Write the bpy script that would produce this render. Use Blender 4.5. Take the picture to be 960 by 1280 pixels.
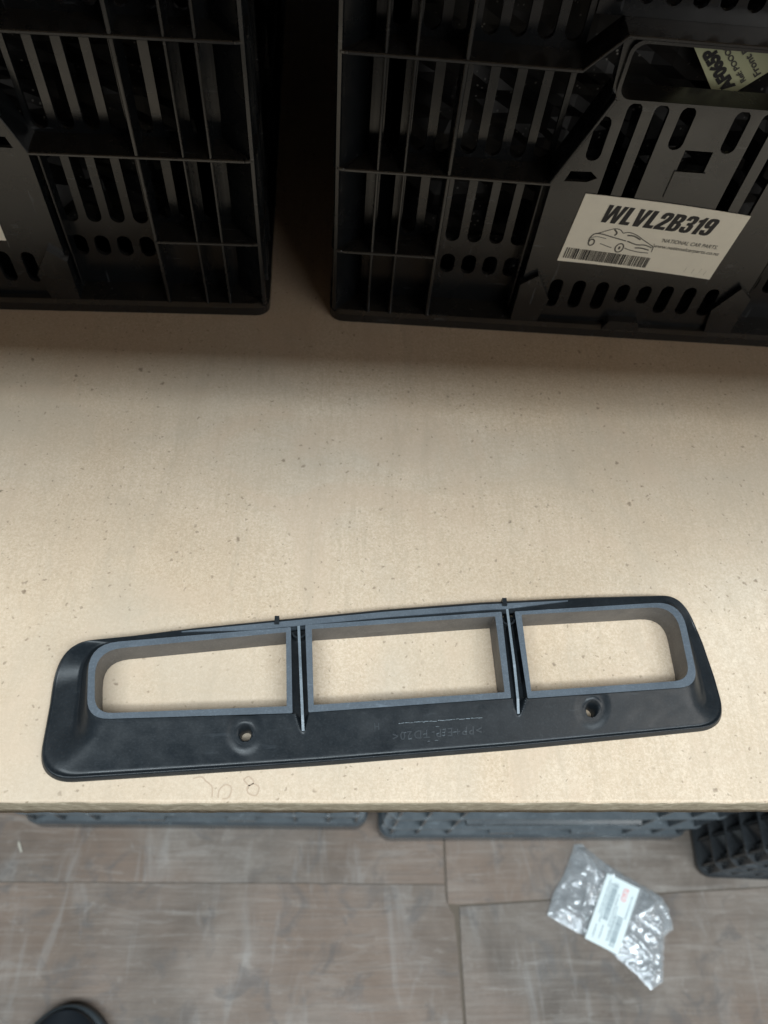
import bpy, bmesh, math, random
from mathutils import Vector, Matrix
from mathutils.geometry import delaunay_2d_cdt
from mathutils import noise as mnoise
random.seed(7)
SC = bpy.context.scene
COL = SC.collection
for o in list(bpy.data.objects): bpy.data.objects.remove(o)

# ------------------------------------------------------------------ camera
cd = bpy.data.cameras.new('camera')
cam = bpy.data.objects.new('camera', cd); COL.objects.link(cam)
CR = Matrix(((0.9973678154782287, -0.02562169770776612, -0.06783044489576649),
             (-0.01253441651092458, 0.8604778536552482, -0.5093336350287382),
             (0.07141658806549377, 0.508843189966643, 0.8578917641367438)))
cam.matrix_world = Matrix.Translation((0, 0, 1.02)) @ CR.to_4x4()
cd.sensor_fit = 'HORIZONTAL'; cd.sensor_width = 36.0; cd.lens = 36.0 * 961 / 960
cd.clip_start = 0.01; cd.clip_end = 50
cd.dof.use_dof = True; cd.dof.focus_distance = 0.385; cd.dof.aperture_fstop = 13
SC.camera = cam
# ------------------------------------------------------------------ light
w = bpy.data.worlds.new('World'); SC.world = w; w.use_nodes = True
bgn = w.node_tree.nodes['Background']
bgn.inputs[0].default_value = (0.85, 0.9, 1.0, 1); bgn.inputs[1].default_value = 0.02
def area(name, loc, target, sx, sy, power, color):
    l = bpy.data.lights.new(name, 'AREA'); l.shape = 'RECTANGLE'; l.size = sx; l.size_y = sy
    l.energy = power; l.color = color
    o = bpy.data.objects.new(name, l); COL.objects.link(o)
    o.location = loc
    o.rotation_euler = (Vector(target) - Vector(loc)).to_track_quat('-Z', 'Y').to_euler()
    return o
area('ceiling_tube_lamp', (0.1, -0.86, 2.55), (0.1, -0.80, 0.0), 2.8, 0.16, 41, (0.83, 0.94, 1.0))
area('ceiling_panel_lamp', (0.1, -0.55, 2.55), (0.1, -0.48, 0.0), 2.8, 0.56, 63, (0.83, 0.94, 1.0))
area('doorway_light', (1.65, -1.55, 1.5), (0.1, 0.35, 0.75), 1.6, 0.9, 19, (1.0, 0.97, 0.92))
SC.view_settings.view_transform = 'Standard'; SC.view_settings.look = 'None'
SC.view_settings.exposure = 0.0; SC.view_settings.gamma = 1
SC.render.engine = 'CYCLES'
SC.cycles.max_bounces = 5; SC.cycles.diffuse_bounces = 3; SC.cycles.glossy_bounces = 3; SC.cycles.transparent_max_bounces = 12; SC.cycles.caustics_reflective = False
SC.cycles.sample_clamp_indirect = 4.0

# ------------------------------------------------------------------ materials
class NT:
    def __init__(s, name, rough=0.5, spec=0.5, base=(0.5, 0.5, 0.5)):
        s.m = bpy.data.materials.new(name); s.m.use_nodes = True
        s.t = s.m.node_tree; s.N = s.t.nodes; s.b = s.N['Principled BSDF']
        s.b.inputs['Roughness'].default_value = rough
        s.b.inputs['Specular IOR Level'].default_value = spec
        s.b.inputs['Base Color'].default_value = (*base, 1)
        s.tc = s.N.new('ShaderNodeTexCoord')
    def lk(s, a, b): s.t.links.new(a, b)
    def mp(s, scale=(1, 1, 1), loc=(0, 0, 0), rot=(0, 0, 0), src='Object'):
        n = s.N.new('ShaderNodeMapping'); n.inputs['Scale'].default_value = scale
        n.inputs['Location'].default_value = loc; n.inputs['Rotation'].default_value = rot
        s.lk(s.tc.outputs[src], n.inputs[0]); return n.outputs[0]
    def noise(s, vec, scale, detail=4, rough=0.55, dist=0):
        n = s.N.new('ShaderNodeTexNoise'); n.inputs['Scale'].default_value = scale
        n.inputs['Detail'].default_value = detail; n.inputs['Roughness'].default_value = rough
        n.inputs['Distortion'].default_value = dist
        s.lk(vec, n.inputs['Vector']); return n.outputs[0]
    def voro(s, vec, scale, feature='F1', out='Distance', rnd=1):
        n = s.N.new('ShaderNodeTexVoronoi'); n.feature = feature; n.inputs['Scale'].default_value = scale
        n.inputs['Randomness'].default_value = rnd
        s.lk(vec, n.inputs['Vector']); return n.outputs[out]
    def ramp(s, fac, stops):
        n = s.N.new('ShaderNodeValToRGB'); e = n.color_ramp.elements
        while len(e) < len(stops): e.new(0.5)
        for i, (p, c) in enumerate(stops):
            e[i].position = p; e[i].color = (*c, 1) if len(c) == 3 else c
        s.lk(fac, n.inputs[0]); return n.outputs[0]
    def g(s, fac, a, b): return s.ramp(fac, [(a, (0, 0, 0)), (b, (1, 1, 1))])
    def mix(s, fac, a, b, mode='MIX'):
        n = s.N.new('ShaderNodeMix'); n.data_type = 'RGBA'; n.blend_type = mode
        for v, k in ((fac, 0), (a, 6), (b, 7)):
            if isinstance(v, (int, float)): n.inputs[k].default_value = v
            elif isinstance(v, tuple): n.inputs[k].default_value = (*v, 1)
            else: s.lk(v, n.inputs[k])
        return n.outputs[2]
    def math(s, op, a, b=0.0):
        n = s.N.new('ShaderNodeMath'); n.operation = op
        for v, k in ((a, 0), (b, 1)):
            if isinstance(v, (int, float)): n.inputs[k].default_value = v
            else: s.lk(v, n.inputs[k])
        return n.outputs[0]
    def color(s, c): s.lk(c, s.b.inputs['Base Color'])
    def rough(s, c): s.lk(c, s.b.inputs['Roughness'])
    def bump(s, h, strength=0.3, dist=0.0005):
        n = s.N.new('ShaderNodeBump'); n.inputs['Strength'].default_value = strength
        n.inputs['Distance'].default_value = dist
        s.lk(h, n.inputs['Height']); s.lk(n.outputs[0], s.b.inputs['Normal'])

M = {}
def mat_board():
    n = NT('fibreboard', 0.66, 0.3)
    v = n.mp(); vs = n.mp((1, 0.10, 1)); vx = n.mp((0.3, 1, 1))
    c = n.ramp(n.noise(v, 4.0, 5, 0.6), [(0.34, (0.54, 0.418, 0.297)), (0.5, (0.61, 0.492, 0.37)), (0.66, (0.665, 0.568, 0.455))])
    c = n.mix(n.math('MULTIPLY', n.g(n.noise(v, 850, 4, 0.85), 0.40, 0.62), 1.0), n.mix(1.0, c, (0.84, 0.80, 0.76), 'MULTIPLY'), n.mix(1.0, c, (1.08, 1.09, 1.11), 'MULTIPLY'))
    c = n.mix(n.math('MULTIPLY', n.g(n.noise(v, 320, 4, 0.7, 0.6), 0.48, 0.66), 0.34), c, (0.45, 0.345, 0.24))
    c = n.mix(n.math('MULTIPLY', n.g(n.noise(vs, 330, 4, 0.65), 0.50, 0.74), 0.46), c, (0.42, 0.33, 0.235))
    c = n.mix(n.math('MULTIPLY', n.g(n.noise(v, 7, 4, 0.55, 0.9), 0.48, 0.72), 0.62), c, (0.47, 0.395, 0.31))
    c = n.mix(n.math('MULTIPLY', n.g(n.noise(vx, 26, 5, 0.65, 1.5), 0.58, 0.74), 0.40), c, (0.48, 0.365, 0.25))
    c = n.mix(n.math('MULTIPLY', n.g(n.noise(v, 13, 5, 0.6, 1.6), 0.52, 0.64), 0.45), c, (0.54, 0.41, 0.30))
    c = n.mix(n.math('MULTIPLY', n.g(n.noise(n.mp((1, 0.22, 1), rot=(0, 0, 0.5)), 40, 5, 0.7, 0.8), 0.55, 0.69), 0.42), c, (0.43, 0.345, 0.255))
    c = n.mix(n.math('MULTIPLY', n.g(n.noise(v, 2.6, 4, 0.6, 0.6), 0.46, 0.60), 0.32), c, (0.50, 0.40, 0.30))
    # dark specks of uneven shape
    wv = n.N.new('ShaderNodeMix'); wv.data_type = 'VECTOR'
    nz = n.N.new('ShaderNodeTexNoise'); nz.inputs['Scale'].default_value = 300; n.lk(v, nz.inputs['Vector'])
    add = n.N.new('ShaderNodeVectorMath'); add.operation = 'MULTIPLY_ADD'; n.lk(nz.outputs['Color'], add.inputs[0]); add.inputs[1].default_value = (0.004, 0.004, 0); n.lk(v, add.inputs[2])
    dv = add.outputs[0]
    for sc, r, dens, op in ((60, 0.085, 0.48, 0.6), (25, 0.038, 0.47, 0.65), (150, 0.14, 0.47, 0.5), (230, 0.16, 0.45, 0.45)):
        sel = n.g(n.noise(v, sc * 0.31, 2), dens, dens + 0.04)
        dot = n.math('MULTIPLY', n.ramp(n.voro(dv, sc, 'F1'), [(r * 0.5, (1, 1, 1)), (r, (0, 0, 0))]), sel)
        c = n.mix(n.math('MULTIPLY', dot, op), c, (0.13, 0.085, 0.05))
    n.color(c); n.bump(n.noise(v, 800, 3, 0.7), 0.18, 0.0003)
    return n.m
M['board'] = mat_board()
def mat_edge():
    n = NT('board_edge', 0.8, 0.2)
    v = n.mp(); vx = n.mp((0.15, 1, 1))
    c = n.ramp(n.noise(v, 160, 5, 0.7), [(0.3, (0.22, 0.18, 0.125)), (0.55, (0.36, 0.305, 0.22)), (0.75, (0.56, 0.49, 0.38))])
    c = n.mix(n.math('MULTIPLY', n.g(n.noise(vx, 60, 4, 0.6), 0.45, 0.7), 0.4), c, (0.30, 0.25, 0.175))
    n.color(c); n.bump(n.noise(v, 300, 4, 0.7), 0.6, 0.001)
    return n.m
M['edge'] = mat_edge()
def mat_ply(seed):
    n = NT('floor_plywood', 0.55, 0.35)
    v = n.mp(loc=(seed * 3.1, seed * 1.7, 0)); g = n.mp((0.07, 1.5, 1), loc=(seed, seed * 2.3, 0)); g2 = n.mp((0.22, 1.3, 1), loc=(seed * 1.3, seed * 4.3, 0)); gy = n.mp((1.3, 0.25, 1), loc=(seed * 2.2, seed, 0))
    c = n.ramp(n.noise(v, 7.0, 6, 0.66, 0.5), [(0.36, (0.100, 0.079, 0.064)), (0.5, (0.162, 0.133, 0.111)), (0.64, (0.240, 0.210, 0.183))])
    c = n.mix(n.math('MULTIPLY', n.g(n.noise(v, 3.6, 3, 0.5, 0.3), 0.42, 0.58), 0.68), c, (0.205, 0.142, 0.105))
    gr = n.noise(g, 190, 6, 0.75, 0.5)
    c = n.mix(n.math('MULTIPLY', n.g(gr, 0.46, 0.64), 0.40), c, (0.115, 0.092, 0.078))
    c = n.mix(n.math('MULTIPLY', n.g(n.noise(g, 80, 6, 0.75, 0.6), 0.52, 0.70), 0.26), c, (0.33, 0.295, 0.26))
    c = n.mix(n.math('MULTIPLY', n.g(n.noise(g2, 42, 6, 0.7, 1.0), 0.54, 0.70), 0.34), c, (0.36, 0.335, 0.305))
    c = n.mix(n.math('MULTIPLY', n.g(n.noise(gy, 26, 5, 0.65, 0.8), 0.56, 0.70), 0.30), c, (0.33, 0.32, 0.305))
    c = n.mix(n.math('MULTIPLY', n.g(n.noise(v, 19, 5, 0.65, 1.0), 0.54, 0.66), 0.55), c, (0.095, 0.088, 0.086))
    c = n.mix(n.math('MULTIPLY', n.g(n.noise(v, 55, 4, 0.7, 0.4), 0.60, 0.76), 0.26), c, (0.42, 0.39, 0.355))
    n.color(c); n.rough(n.ramp(n.noise(v, 16, 4), [(0.3, (0.38,) * 3), (0.7, (0.68,) * 3)]))
    n.bump(gr, 0.45, 0.0012)
    return n.m
def mat_crate(name='black_crate_plastic', k0=(0.0042, 0.0052, 0.0063), k1=(0.0070, 0.0083, 0.0097), dustc=(0.05, 0.042, 0.032), amt=0.36):
    n = NT(name, 0.42, 0.75)
    v = n.mp()
    c = n.ramp(n.noise(v, 30, 4, 0.6), [(0.3, k0), (0.7, k1)])
    geo = n.N.new('ShaderNodeNewGeometry'); sx = n.N.new('ShaderNodeSeparateXYZ'); n.lk(geo.outputs['Normal'], sx.inputs[0])
    up = n.g(sx.outputs[2], 0.5, 0.95)
    dust = n.math('MULTIPLY', up, n.ramp(n.noise(v, 70, 4, 0.65), [(0.3, (amt * 0.4,) * 3), (0.7, (amt,) * 3)]))
    c = n.mix(dust, c, dustc)
    sc1 = n.mp((0.12, 1, 1.0), rot=(0, 0.5, 0)); sc2 = n.mp((1, 1, 0.10), rot=(0, -0.25, 0))
    for q, th in ((sc1, 0.66), (sc2, 0.67)):
        c = n.mix(n.math('MULTIPLY', n.g(n.noise(q, 300, 3, 0.6), th, th + 0.05), 0.5), c, tuple(min(1, x * 4 + 0.03) for x in k1))
    n.color(c); n.rough(n.ramp(n.noise(v, 45, 4), [(0.3, (0.19,) * 3), (0.7, (0.32,) * 3)]))
    n.bump(n.noise(v, 900, 2, 0.5), 0.06, 0.0003)
    return n.m
M['crate'] = mat_crate()
M['crate_floor'] = mat_crate('dusty_grey_crate_plastic', (0.045, 0.055, 0.064), (0.065, 0.078, 0.088), (0.11, 0.125, 0.135), 0.7)
M['crate_dark'] = mat_crate('dusty_black_crate_plastic', (0.016, 0.018, 0.020), (0.026, 0.029, 0.032), (0.06, 0.065, 0.07), 0.6)
def mat_part(name, c0, c1, grain, r0, r1, spec=0.5):
    n = NT(name, 0.45, spec)
    v = n.mp(); vx = n.mp((0.15, 1, 1))
    c = n.ramp(n.noise(v, 60, 4, 0.6), [(0.3, c0), (0.7, c1)])
    c = n.mix(n.math('MULTIPLY', n.g(n.noise(v, grain, 3, 0.75), 0.5, 0.75), 0.34), c, tuple(min(1, x * 2.1 + 0.012) for x in c1))
    c = n.mix(n.math('MULTIPLY', n.g(n.noise(vx, 240, 4, 0.7), 0.62, 0.72), 0.22), c, tuple(x * 3 + 0.02 for x in c1))
    n.color(c); n.rough(n.ramp(n.noise(v, 90, 4, 0.6), [(0.3, (r0,) * 3), (0.7, (r1,) * 3)]))
    n.bump(n.noise(v, 700, 3, 0.6), 0.12, 0.0003)
    return n.m
M['part'] = mat_part('moulded_black_plastic', (0.0075, 0.0100, 0.0125), (0.0120, 0.0150, 0.0180), 900, 0.28, 0.46, 0.34)
M['rim'] = mat_part('grained_rim_plastic', (0.052, 0.065, 0.080), (0.076, 0.093, 0.112), 1100, 0.5, 0.7)
M['liner'] = mat_part('board_lit_wall_plastic', (0.072, 0.066, 0.062), (0.10, 0.092, 0.086), 900, 0.45, 0.6)  # inner walls: warm light bounced off the board is put into this colour
M['ribtop'] = mat_part('pale_rib_edge', (0.10, 0.12, 0.14), (0.16, 0.19, 0.215), 900, 0.4, 0.55)  # paler tone for the upper faces of the dividing ribs
M['mark'] = NT('painted_glint_plastic', 0.35, 0.6, (0.20, 0.235, 0.255)).m  # glint of raised edges put into a pale base colour
M['mark_dim'] = NT('raised_lettering_plastic', 0.3, 0.6, (0.030, 0.035, 0.040)).m
def flat(name, c, rough=0.6, spec=0.4):
    n = NT(name, rough, spec, c); v = n.mp()
    col = n.mix(n.math('MULTIPLY', n.g(n.noise(v, 130, 3, 0.6), 0.4, 0.75), 0.16), c, tuple(x * 0.7 for x in c))
    n.color(col); return n.m
M['paper'] = flat('label_paper', (0.78, 0.755, 0.66), 0.5)
M['paper_y'] = flat('pale_green_label_paper', (0.50, 0.52, 0.33), 0.6)
M['ink'] = flat('black_print', (0.022, 0.022, 0.024), 0.55)
M['ink_grey'] = flat('grey_print', (0.22, 0.21, 0.18), 0.6)
M['ink_soft'] = flat('faded_print', (0.09, 0.088, 0.08), 0.6)
M['white'] = flat('white_label_paper', (0.72, 0.80, 0.80), 0.45)
M['red'] = flat('red_print', (0.80, 0.33, 0.32), 0.5)
M['ink_blue'] = flat('blue_grey_print', (0.16, 0.22, 0.26), 0.6)
M['pencil'] = flat('pencil_mark', (0.44, 0.33, 0.24), 0.8)
def mat_wrap():
    n = NT('black_wrapping_film', 0.45, 0.25); v = n.mp()
    sp = n.math('MULTIPLY', n.ramp(n.voro(v, 260, 'F1'), [(0.10, (1, 1, 1)), (0.22, (0, 0, 0))]), n.g(n.noise(v, 60, 3), 0.52, 0.6))  # pale specks painted in as sparkles on the film
    c = n.mix(n.math('MULTIPLY', sp, 0.6), (0.0035, 0.0035, 0.004), (0.30, 0.30, 0.28)); n.color(c)
    return n.m
M['wrap'] = mat_wrap()
M['steel'] = flat('grey_steel', (0.15, 0.16, 0.17), 0.4)
M['chip'] = flat('pale_wood_chip', (0.42, 0.39, 0.33), 0.8)
M['shoe'] = flat('black_shoe_leather', (0.013, 0.016, 0.020), 0.38)
M['sole'] = flat('dark_shoe_rubber', (0.045, 0.055, 0.062), 0.5)
def mat_film():
    m = bpy.data.materials.new('clear_plastic_film'); m.use_nodes = True
    t = m.node_tree; N = t.nodes; N.clear()
    out = N.new('ShaderNodeOutputMaterial'); tr = N.new('ShaderNodeBsdfTransparent'); gl = N.new('ShaderNodeBsdfGlossy')
    df = N.new('ShaderNodeBsdfDiffuse'); tl = N.new('ShaderNodeBsdfTranslucent')
    tr.inputs[0].default_value = (0.98, 0.985, 0.99, 1); gl.inputs['Roughness'].default_value = 0.14
    gl.inputs[0].default_value = (0.95, 0.98, 1, 1)
    df.inputs[0].default_value = (0.86, 0.90, 0.93, 1); tl.inputs[0].default_value = (0.75, 0.8, 0.84, 1)
    lw = N.new('ShaderNodeLayerWeight'); lw.inputs[0].default_value = 0.32
    a = N.new('ShaderNodeMixShader'); b = N.new('ShaderNodeMixShader'); c = N.new('ShaderNodeMixShader')
    c.inputs[0].default_value = 0.2; t.links.new(df.outputs[0], c.inputs[1]); t.links.new(tl.outputs[0], c.inputs[2])
    a.inputs[0].default_value = 0.32; t.links.new(tr.outputs[0], a.inputs[1]); t.links.new(c.outputs[0], a.inputs[2])
    mr = N.new('ShaderNodeMapRange'); t.links.new(lw.outputs['Facing'], mr.inputs[0])
    mr.inputs[3].default_value = 0.13; mr.inputs[4].default_value = 0.5
    t.links.new(mr.outputs[0], b.inputs[0]); t.links.new(a.outputs[0], b.inputs[1]); t.links.new(gl.outputs[0], b.inputs[2])
    t.links.new(b.outputs[0], out.inputs[0]); return m
M['film'] = mat_film()

# ------------------------------------------------------------------ mesh helpers
def link(name, me, mat=None, parent=None, loc=None):
    o = bpy.data.objects.new(name, me); COL.objects.link(o)
    if mat and me is not None and not me.materials: me.materials.append(M[mat] if isinstance(mat, str) else mat)
    if parent: o.parent = parent
    if loc is not None: o.location = loc
    return o
def mesh(name, verts, faces, smooth=False):
    me = bpy.data.meshes.new(name); me.from_pydata([tuple(v) for v in verts], [], faces); me.update()
    bm = bmesh.new(); bm.from_mesh(me); bmesh.ops.recalc_face_normals(bm, faces=bm.faces); bm.to_mesh(me); bm.free()
    if smooth:
        for p in me.polygons: p.use_smooth = True
    return me
def frombm(bm, name, smooth=False):
    bmesh.ops.recalc_face_normals(bm, faces=bm.faces)
    me = bpy.data.meshes.new(name); bm.to_mesh(me); bm.free()
    if smooth:
        for p in me.polygons: p.use_smooth = True
    return me
def thing(name, label, cat, loc=(0, 0, 0), rz=0, group=None):
    o = bpy.data.objects.new(name, None); COL.objects.link(o); o.location = loc; o.rotation_euler = (0, 0, rz)
    o.empty_display_size = 0.05
    o['label'] = label; o['category'] = cat
    if group: o['group'] = group
    return o
def prism(poly, t0, t1, f):
    """2D polygon extruded from t0 to t1; f(u, v, t) -> point"""
    n = len(poly)
    v = [f(x, y, t0) for x, y in poly] + [f(x, y, t1) for x, y in poly]
    fs = [list(range(n))[::-1], list(range(n, 2 * n))] + [[i, (i + 1) % n, n + (i + 1) % n, n + i] for i in range(n)]
    return v, fs
def box_vf(x0, x1, y0, y1, z0, z1):
    v = [(x, y, z) for z in (z0, z1) for x, y in ((x0, y0), (x1, y0), (x1, y1), (x0, y1))]
    return v, [[0, 3, 2, 1], [4, 5, 6, 7], [0, 1, 5, 4], [1, 2, 6, 5], [2, 3, 7, 6], [3, 0, 4, 7]]
def join(parts):
    V, Fs = [], []
    for v, f in parts:
        k = len(V); V += list(v); Fs += [[i + k for i in q] for q in f]
    return V, Fs
def inside(p, poly):
    x, y = p; c = False; n = len(poly); j = n - 1
    for i in range(n):
        xi, yi = poly[i]; xj, yj = poly[j]
        if (yi > y) != (yj > y) and x < (xj - xi) * (y - yi) / (yj - yi) + xi: c = not c
        j = i
    return c
def cdt(outline, holes, extra=()):
    pts = [Vector(p) for p in outline]; edges = [(i, (i + 1) % len(outline)) for i in range(len(outline))]
    for h in holes:
        k = len(pts); pts += [Vector(p) for p in h]; edges += [(k + i, k + (i + 1) % len(h)) for i in range(len(h))]
    pts += [Vector(p) for p in extra]
    vo, eo, fo, *_ = delaunay_2d_cdt(pts, edges, [], 0, 1e-7)
    keep = []
    for f in fo:
        c = sum((vo[i] for i in f), Vector((0, 0))) / len(f); c = (c.x, c.y)
        if inside(c, outline) and not any(inside(c, h) for h in holes): keep.append(list(f))
    return [(v.x, v.y) for v in vo], keep
def plate(outline, holes, t0, t1, f):
    """plate with holes, closed solid"""
    v, fs = cdt(outline, holes); n = len(v)
    V = [f(x, y, t0) for x, y in v] + [f(x, y, t1) for x, y in v]
    cnt = {}
    for q in fs:
        for a, b in zip(q, q[1:] + q[:1]): cnt.setdefault((min(a, b), max(a, b)), []).append((a, b))
    F = [q[::-1] for q in fs] + [[i + n for i in q] for q in fs]
    for k, l in cnt.items():
        if len(l) == 1: a, b = l[0]; F.append([a, b, b + n, a + n])
    return V, F
def slot(cx, h0, h1, wd, n=6):
    r = wd / 2; P = []
    for i in range(n + 1): a = math.pi * i / n; P.append((cx + r * math.cos(a), h1 - r + r * math.sin(a)))
    for i in range(n + 1): a = math.pi + math.pi * i / n; P.append((cx + r * math.cos(a), h0 + r + r * math.sin(a)))
    return P
def rrect(x0, x1, y0, y1, r, n=5):
    P = []
    for cx, cy, a0 in ((x1 - r, y1 - r, 0), (x0 + r, y1 - r, 90), (x0 + r, y0 + r, 180), (x1 - r, y0 + r, 270)):
        for i in range(n + 1): a = math.radians(a0 + 90 * i / n); P.append((cx + r * math.cos(a), cy + r * math.sin(a)))
    return P
def text_mesh(s, size, extrude=0.0, bold=0.0, shear=0.0, sx=1.0, spacing=1.0, align='LEFT'):
    c = bpy.data.curves.new('text', 'FONT'); c.body = s; c.size = 1.0; c.extrude = extrude / size; c.offset = bold / size
    c.shear = shear; c.space_character = spacing; c.align_x = align; c.resolution_u = 3
    o = bpy.data.objects.new('text', c); COL.objects.link(o)
    dg = bpy.context.evaluated_depsgraph_get(); dg.update()
    me = bpy.data.meshes.new_from_object(o.evaluated_get(dg))
    bpy.data.objects.remove(o); bpy.data.curves.remove(c)
    for v in me.vertices: v.co *= size; v.co.x *= sx
    me.materials.clear(); return me
def strokes(lines, z, f=lambda x, y, z: (x, y, z)):
    """flat ribbons along polylines: [(pts, width)]"""
    V, F = [], []
    for pts, wd in lines:
        k = len(V); n = len(pts)
        for i, p in enumerate(pts):
            a = Vector(pts[max(0, i - 1)]); b = Vector(pts[min(n - 1, i + 1)]); d = (b - a)
            d = d.normalized() if d.length > 0 else Vector((1, 0)); nn = Vector((-d.y, d.x)) * wd / 2
            if i in (0, n - 1): nn *= 0.3
            V += [f(p[0] + nn.x, p[1] + nn.y, z), f(p[0] - nn.x, p[1] - nn.y, z)]
        F += [[k + 2 * i, k + 2 * i + 1, k + 2 * i + 3, k + 2 * i + 2] for i in range(n - 1)]
    return V, F
def smooth_line(pts, n=8):
    out = []
    P = [pts[0]] + list(pts) + [pts[-1]]
    for i in range(1, len(P) - 2):
        p0, p1, p2, p3 = [Vector(q) for q in P[i - 1:i + 3]]
        for k in range(n):
            t = k / n
            out.append(0.5 * ((2 * p1) + (p2 - p0) * t + (2 * p0 - 5 * p1 + 4 * p2 - p3) * t * t + (3 * p1 - p0 - 3 * p2 + p3) * t ** 3))
    out.append(Vector(pts[-1])); return [tuple(p) for p in out]

SH = 0.65          # top of the shelf the panel lies on
# ------------------------------------------------------------------ floor: worn plywood sheets
floor = link('floor', mesh('floor', *box_vf(-2.2, 2.2, -1.8, 1.6, -0.06, -0.0022)), flat('floor_base', (0.13, 0.105, 0.082), 0.9)); floor['kind'] = 'structure'
def sheet(poly, seed, z=0.0):
    n = len(poly); bm = bmesh.new()
    v, f = prism(poly, -0.0021, z, lambda x, y, t: (x, y, t))
    vs = [bm.verts.new(p) for p in v]
    for q in f: bm.faces.new([vs[i] for i in q])
    top = [e for e in bm.edges if all(abs(q.co.z - z) < 1e-6 for q in e.verts)]
    bmesh.ops.bevel(bm, geom=top, offset=0.0009, segments=2, affect='EDGES')
    link('plywood_sheet', frombm(bm, 'plywood_sheet'), mat_ply(seed), floor)
sheet([(-2.2, 0.1153), (-0.38, 0.0913), (-0.1, 0.0886), (0.1476, 0.0856), (0.1486, 0.2), (0.1486, 1.6), (-2.2, 1.6)], 1, 0.0)
sheet([(-2.2, -1.8), (0.168, -1.8), (0.1610, -0.06), (0.1592, 0.02), (0.1572, 0.052), (0.1478, 0.066), (0.1476, 0.0848), (-0.1, 0.0878), (-0.38, 0.0905), (-2.2, 0.1145)], 2, -0.0006)
sheet([(0.1508, 1.6), (0.1508, 0.2), (0.1500, 0.0640), (0.1640, 0.0632), (0.36, 0.0718), (0.555, 0.0802), (2.2, 0.15), (2.2, 1.6)], 3, 0.0004)
sheet([(0.1715, -1.8), (2.2, -1.8), (2.2, 0.1485), (0.555, 0.0788), (0.36, 0.0704), (0.1640, 0.0612), (0.1636, 0.02), (0.1644, -0.06)], 4, -0.0003)

# ------------------------------------------------------------------ storage rack
rack = thing('storage_rack', 'tan fibreboard shelf with a raw front edge, holding the black panel and crates', 'shelf', (0.1, 0.0649, 0))
def board(z, thick, y0, y1, x0, x1, bev=0.0009, sub=True):
    # closed board with an uneven front arris
    n = 420 if sub else 2
    bm = bmesh.new(); rows = []
    prof = [(0, 0), (0, 0.35), (0, 0.72), (0, 0.95), (0.0011, 1.0), (0.004, 1.0)]
    for i in range(n + 1):
        x = x0 + (x1 - x0) * i / n; r = []
        for j, (dy, fz) in enumerate(prof):
            jy = (mnoise.noise((x * 55, j * 3.1, 7)) * 0.0005 + mnoise.noise((x * 210, j * 9.1, 3)) * 0.00035) if sub else 0
            jz = (mnoise.noise((x * 120, 5.5, 1)) * 0.0004) if (sub and j == 3) else 0
            r.append(bm.verts.new((x, y0 + dy + (jy if j < 5 else 0), z - thick + thick * fz + jz)))
        r.append(bm.verts.new((x, y1, z))); r.append(bm.verts.new((x, y1, z - thick)))
        rows.append(r)
    m = len(rows[0])
    for a, b in zip(rows, rows[1:]):
        for j in range(m):
            f = bm.faces.new([a[j], a[(j + 1) % m], b[(j + 1) % m], b[j]])
            f.material_index = 1 if j < 3 else 0
            f.smooth = j < 4
    bm.faces.new(rows[0][::-1]).material_index = 1; bm.faces.new(rows[-1]).material_index = 1
    me = frombm(bm, 'shelf_board'); me.materials.append(M['board']); me.materials.append(M['edge'])
    return me
RX, RY = 0.1, 0.0649
b1 = link('shelf_board', board(SH, 0.0262, 0, 0.78, -0.95, 0.95), None, rack)
b2 = link('shelf_board', board(1.075, 0.0262, 0, 0.78, -0.95, 0.95, sub=False), None, rack)
for px in (-0.97, 0.93):
    for py in (0.03, 0.71):
        link('post', mesh('post', *box_vf(px, px + 0.04, py, py + 0.04, 0, 1.2)), 'steel', rack)
# faint pencilled letters near the front edge
pl = [(smooth_line([(-.0602, .0752), (-.0566, .0760), (-.0540, .0740), (-.0512, .0716), (-.0508, .0672)]), .0006),
      (smooth_line([(-.0480, .0668), (-.0478, .0702), (-.0452, .0726), (-.0424, .0712), (-.0432, .0672), (-.0462, .0664)]), .0006),
      (smooth_line([(-.0372, .0748), (-.0345, .0722), (-.0325, .0738), (-.0350, .0762), (-.0372, .0748)]), .0006),
      (smooth_line([(-.0330, .0732), (-.0300, .0716), (-.0310, .0680), (-.0345, .0688), (-.0352, .0714), (-.0330, .0732)]), .0006)]
link('pencil_mark', mesh('pencil_mark', *strokes(pl, SH + 0.00012, lambda x, y, z: (x - RX, y - RY, z))), 'pencil', rack)

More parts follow.
